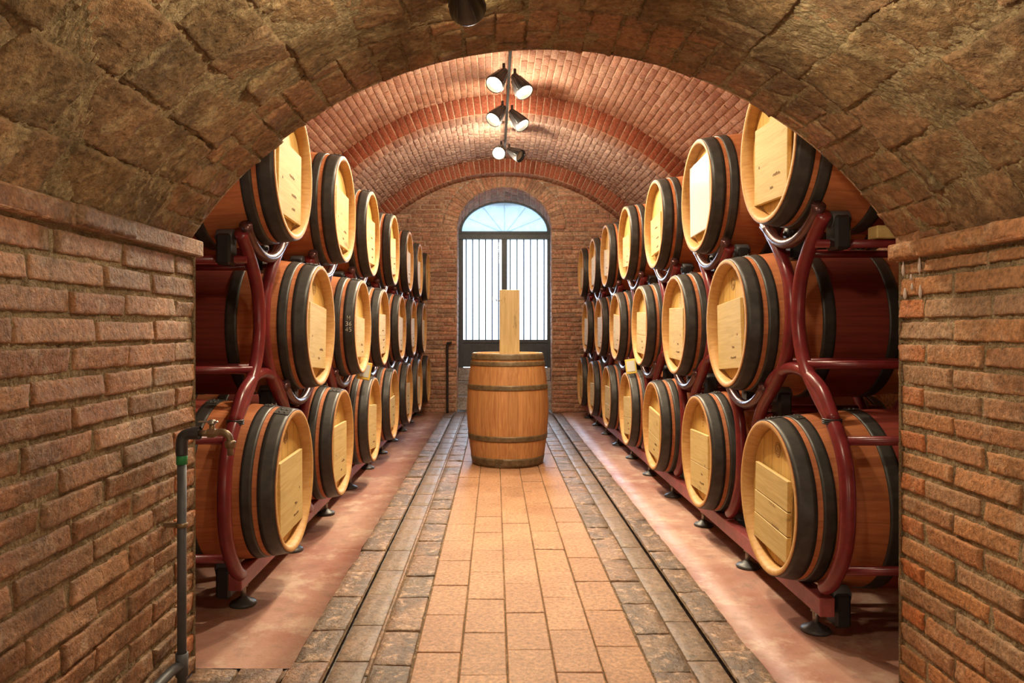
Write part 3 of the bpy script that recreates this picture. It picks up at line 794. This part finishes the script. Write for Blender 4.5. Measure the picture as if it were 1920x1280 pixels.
tp_.lathe([(z-.068,.007),(z-.068,.009),(z-.045,.010)],14,'z',T@Matrix.Translation((X+.098,py,0)))
tp_.tube([(X+.042,py,z),(X+.042,py,z+.032)],.008,12,T)
tp=tp_.build('tap',M['brass'],o)
b=MB(); b.box((X+.000,py-.006,z+.031),(X+.060,py+.006,z+.037),.002,T); b.lathe([(z+.028,.012),(z+.040,.010),(z+.042,0)],14,'z',T@Matrix.Translation((X+.042,py,0))); b.build('handle',M['steel'],tp)
b=MB(); b.lathe([(CZ-.602,.0145),(CZ-.602,.0175),(CZ-.588,.0175),(CZ-.588,.0145)],16,'z',T@Matrix.Translation((px,py,0))); b.box((XL-.01,py-.006,CZ-.602),(px-.010,py+.006,CZ-.588),0,T); b.build('clamp',M['brass'],o)
b=MB(); b.lathe([(CZ-1.055,.0145),(CZ-1.055,.0185),(CZ-.985,.0185),(CZ-.985,.0145)],16,'z',T@Matrix.Translation((px,py,0)))
b.tube([(px-.0,py,CZ-1.02),(px-.012,py-.05,CZ-1.02),(px-.012,py-.9,CZ-1.02)],.0155,14,T); b.build('branch',M['pipe'],o)
# pale wax drips on the right pier
rg2=random.Random(4); b=MB()
for (yy,zz,hh,ww) in ((2.36,.195,.05,.009),(2.27,.20,.055,.009),(2.315,.165,.022,.007),(2.35,.115,.04,.012),(2.265,.118,.045,.009),(2.31,.135,.025,.008)):
    b.lathe([(-1,0),(-.85,.5),(-.4,.95),(.2,.8),(.8,.4),(1,0)],12,'z',Matrix.Translation((XR-.001,yy,CZ+zz))@Matrix.Diagonal((.0045,ww*.8,hh*.5,1)))
wx=b.build('wax_drips',NT('pale_wax').out((.46,.37,.33),.4,spec=.5)); tag(wx,'pale wax drips on the top bricks of the right wall','wax drips',kind='stuff')
wd=MB(); wd.box((-.075,-.035,-.024),(.075,.035,.024),.004); wd=wd.build('wooden_block',M['panel']); wd.location=(1.50,2.78,CZ+.735-.41+.0165+.0245)
tag(wd,'short pale wooden block lying on the rack rail behind the right pier','block')
# rod on the end wall
b=MB(); b.tube(spline([(0,0,0),(0,0,.45),(0,0,.92),(.02,-.01,.96),(.06,-.01,.97)],5),.016,10); q=b.build('iron_rod',M['pipe_dark']); q.location=(-.655,YE-.045,0)
tag(q,'dark iron rod standing against the end wall left of the doorway','rod')

# ------------------------------------------------------------------ lamps
TZ=CZ+2.085; TX=.115
b=MB(); b.box((-.012,0,-.010),(.012,6.3,.010),.003); tr_=b.build('lighting_track',M['track']); tr_.location=(TX,2.6,TZ)
tag(tr_,'thin black lighting track running along the crown of the vault','track')
for yy in (.7,2.6,4.3): 
    q=MB(); q.tube([(0,yy,.008),(0,yy,.205)],.006,8); q.build('hanger',M['lampblack'],tr_)
def spotlight(name,loc,d,lab,on=True,grp=None,power=100,size=70,col=(1,.84,.58),parentz=.05,sc=1.,rad_=.035,blend=.5):
    o=empty(name,loc); tag(o,lab,'spotlight',grp)
    d=Vector(d).normalized(); rot=(-d).to_track_quat('Z','Y').to_matrix().to_4x4()   # local +Z points to the back of the head
    S_=Matrix.Scale(sc,4)
    b=MB(); b.tube([(0,0,parentz),(0,0,0)],.009,10,S_); b.build('stem',M['lampblack'],o)
    b=MB(); b.lathe([(-.135,.050),(-.137,.054),(-.130,.056),(-.10,.052),(-.05,.040),(-.01,.028),(.012,.022),(.02,.012),(.022,0)],32,'z',rot@S_)
    b.lathe([(-.135,.050),(-.12,.047),(-.09,.040)],32,'z',rot@S_)
    for k in range(6):
        a=2*PI*k/6; b.tube([(.030*math.cos(a),.030*math.sin(a),-.01),(.055*math.cos(a),.055*math.sin(a),-.12)],.003,6,rot@S_)
    hd=b.build('lamp_head',M['lampblack'],o)
    b=MB(); b.lathe([(-.112,0),(-.112,.047)],32,'z',rot@S_); b.build('lens',M['glow'] if on else M['offlens'],hd)
    if on and power:
        l=bpy.data.lights.new('spot_beam','SPOT'); l.energy=power; l.spot_size=R(size); l.spot_blend=blend; l.color=col; l.shadow_soft_size=rad_
        lo=bpy.data.objects.new('spot_beam',l); COL.objects.link(lo); lo.parent=o; lo.location=d*.150*sc; lo.rotation_euler=d.to_track_quat('-Z','Y').to_euler()
    return o
W=(1,.80,.50)
SP=[
 (2.95,-1,(-.32,.10,-1.0),'left'),(3.05,1,(.42,.0,-1.0),'right'),
 (4.30,-1,(-.32,-.0,-1.0),'left'),(4.40,1,(.42,-.0,-1.0),'right'),
 (5.80,-1,(-.42,-.55,-.75),'left'),(5.92,1,(.42,-.40,-.80),'right'),
 (6.75,-1,(-.50,-.50,-.75),'left'),(6.88,1,(.55,-.35,-.80),'right'),
 (8.20,-1,(-.16,-.80,-.55),'left'),(8.32,1,(.60,-.42,-.42),'right')]
for k,(y,s,d,nm) in enumerate(SP):
    pair=k//2; on=not(k==9)
    lab=['hidden pair just behind the arch','hidden pair above the second barrels','nearest visible pair','middle visible pair','farthest visible pair'][pair]
    spotlight('spotlight',(TX+s*.045,y,TZ-.055),d,'black ceiling spotlight aimed %s, of the %s on the track'%(nm,lab) if on else 'unlit black spotlight aimed right, at the far end of the lamp row',
              on,'spotlights on the ceiling track',power=[120,130,140,150,230,230,210,210,110,0][k],size=[100,104,100,104,100,100,95,95,90,0][k],blend=.9,sc=1.35 if k>3 else 1.)
    if s<0:
        l=bpy.data.lights.new('added_vault_fill','POINT'); l.energy=[8,14,30,36,58][pair]; l.shadow_soft_size=.06; l.color=(1,.80,.55); lo=bpy.data.objects.new('added_vault_fill',l); COL.objects.link(lo); lo.parent=tr_; lo.location=(0,y-2.6,-.30)  # added point light below the track, brightens the vault, no fixture of its own
spotlight('spotlight',(TX,3.75,TZ-.055),(.0,.66,-.62),'added black spotlight, out of view, brightening the upright barrel in the aisle',True,'spotlights on the ceiling track',power=210,size=44,blend=.6)  # extra hidden head, added to light the front of the upright barrel
# lamp on the crown of the near arch, and added fill lamps further back in the passage
spotlight('spotlight',(-.085,1.86,CZ+.875),(.1,.99,-.10),'black spotlight cut by the top of the frame, on the near arch',True,power=0,sc=.9,parentz=.06)
for (x,y,z,d,p,s,n_) in ((.05,1.45,CZ+.80,(-.9,.25,-.75),21,150,'left'),(.27,1.45,CZ+.80,(.9,.25,-.75),26,150,'right')):
    spotlight('spotlight',(x,y,z),d,'black spotlight on the crown of the near arch aimed at the %s brick wall'%n_,True,power=p,size=s,sc=.8,parentz=.08,rad_=.04)
def fill_lamp(x,y,z,p,r,lab):  # unseen lamp added behind the viewer to fill vault and barrel fronts
    o=empty('added_fill_lamp',(x,y,z)); tag(o,lab,'lamp')
    b=MB(); b.box((-.03,-.03,-.05),(.03,.03,.05),.006); b.build('bracket',M['lampblack'],o)
    l=bpy.data.lights.new('passage_fill_light','POINT'); l.energy=p; l.shadow_soft_size=r; l.color=(1,.80,.55)
    lo=bpy.data.objects.new('passage_fill_light',l); COL.objects.link(lo); lo.parent=o; lo.location=(0.12 if x<0 else -.12,0,0)
fill_lamp(XL+.03,-1.2,.7,28,.12,'added black fill lamp, unseen behind the camera, on the left brick wall'); fill_lamp(XR-.03,-1.2,.7,34,.12,'added black fill lamp, unseen behind the camera, on the right brick wall')

# ------------------------------------------------------------------ daylight
w=bpy.data.worlds.new('World'); S.world=w; w.use_nodes=True; bg=w.node_tree.nodes['Background']; bg.inputs[0].default_value=(.60,.78,1,1); bg.inputs[1].default_value=4.5
sn=bpy.data.lights.new('daylight','SUN'); sn.energy=9; sn.angle=R(50); sn.color=(.62,.80,1); so=bpy.data.objects.new('daylight',sn); COL.objects.link(so); so.location=(0,20,12); so.rotation_euler=Vector((0,-1,-.42)).to_track_quat('-Z','Y').to_euler()

# ------------------------------------------------------------------ camera
cam=bpy.data.cameras.new('Camera'); co_=bpy.data.objects.new('Camera',cam); COL.objects.link(co_); S.camera=co_
cam.sensor_width=36; cam.sensor_fit='HORIZONTAL'; cam.lens=36*1380/1920
cam.shift_x=(960-928)/1920; cam.shift_y=-(640-618)/1920
co_.location=(0,0,CZ); co_.rotation_euler=(PI/2,0,0); cam.clip_start=.05; cam.clip_end=200
vs_=S.view_settings; vs_.view_transform='Standard'; vs_.look='None'; vs_.exposure=0.0; vs_.gamma=1; vs_.use_curve_mapping=False
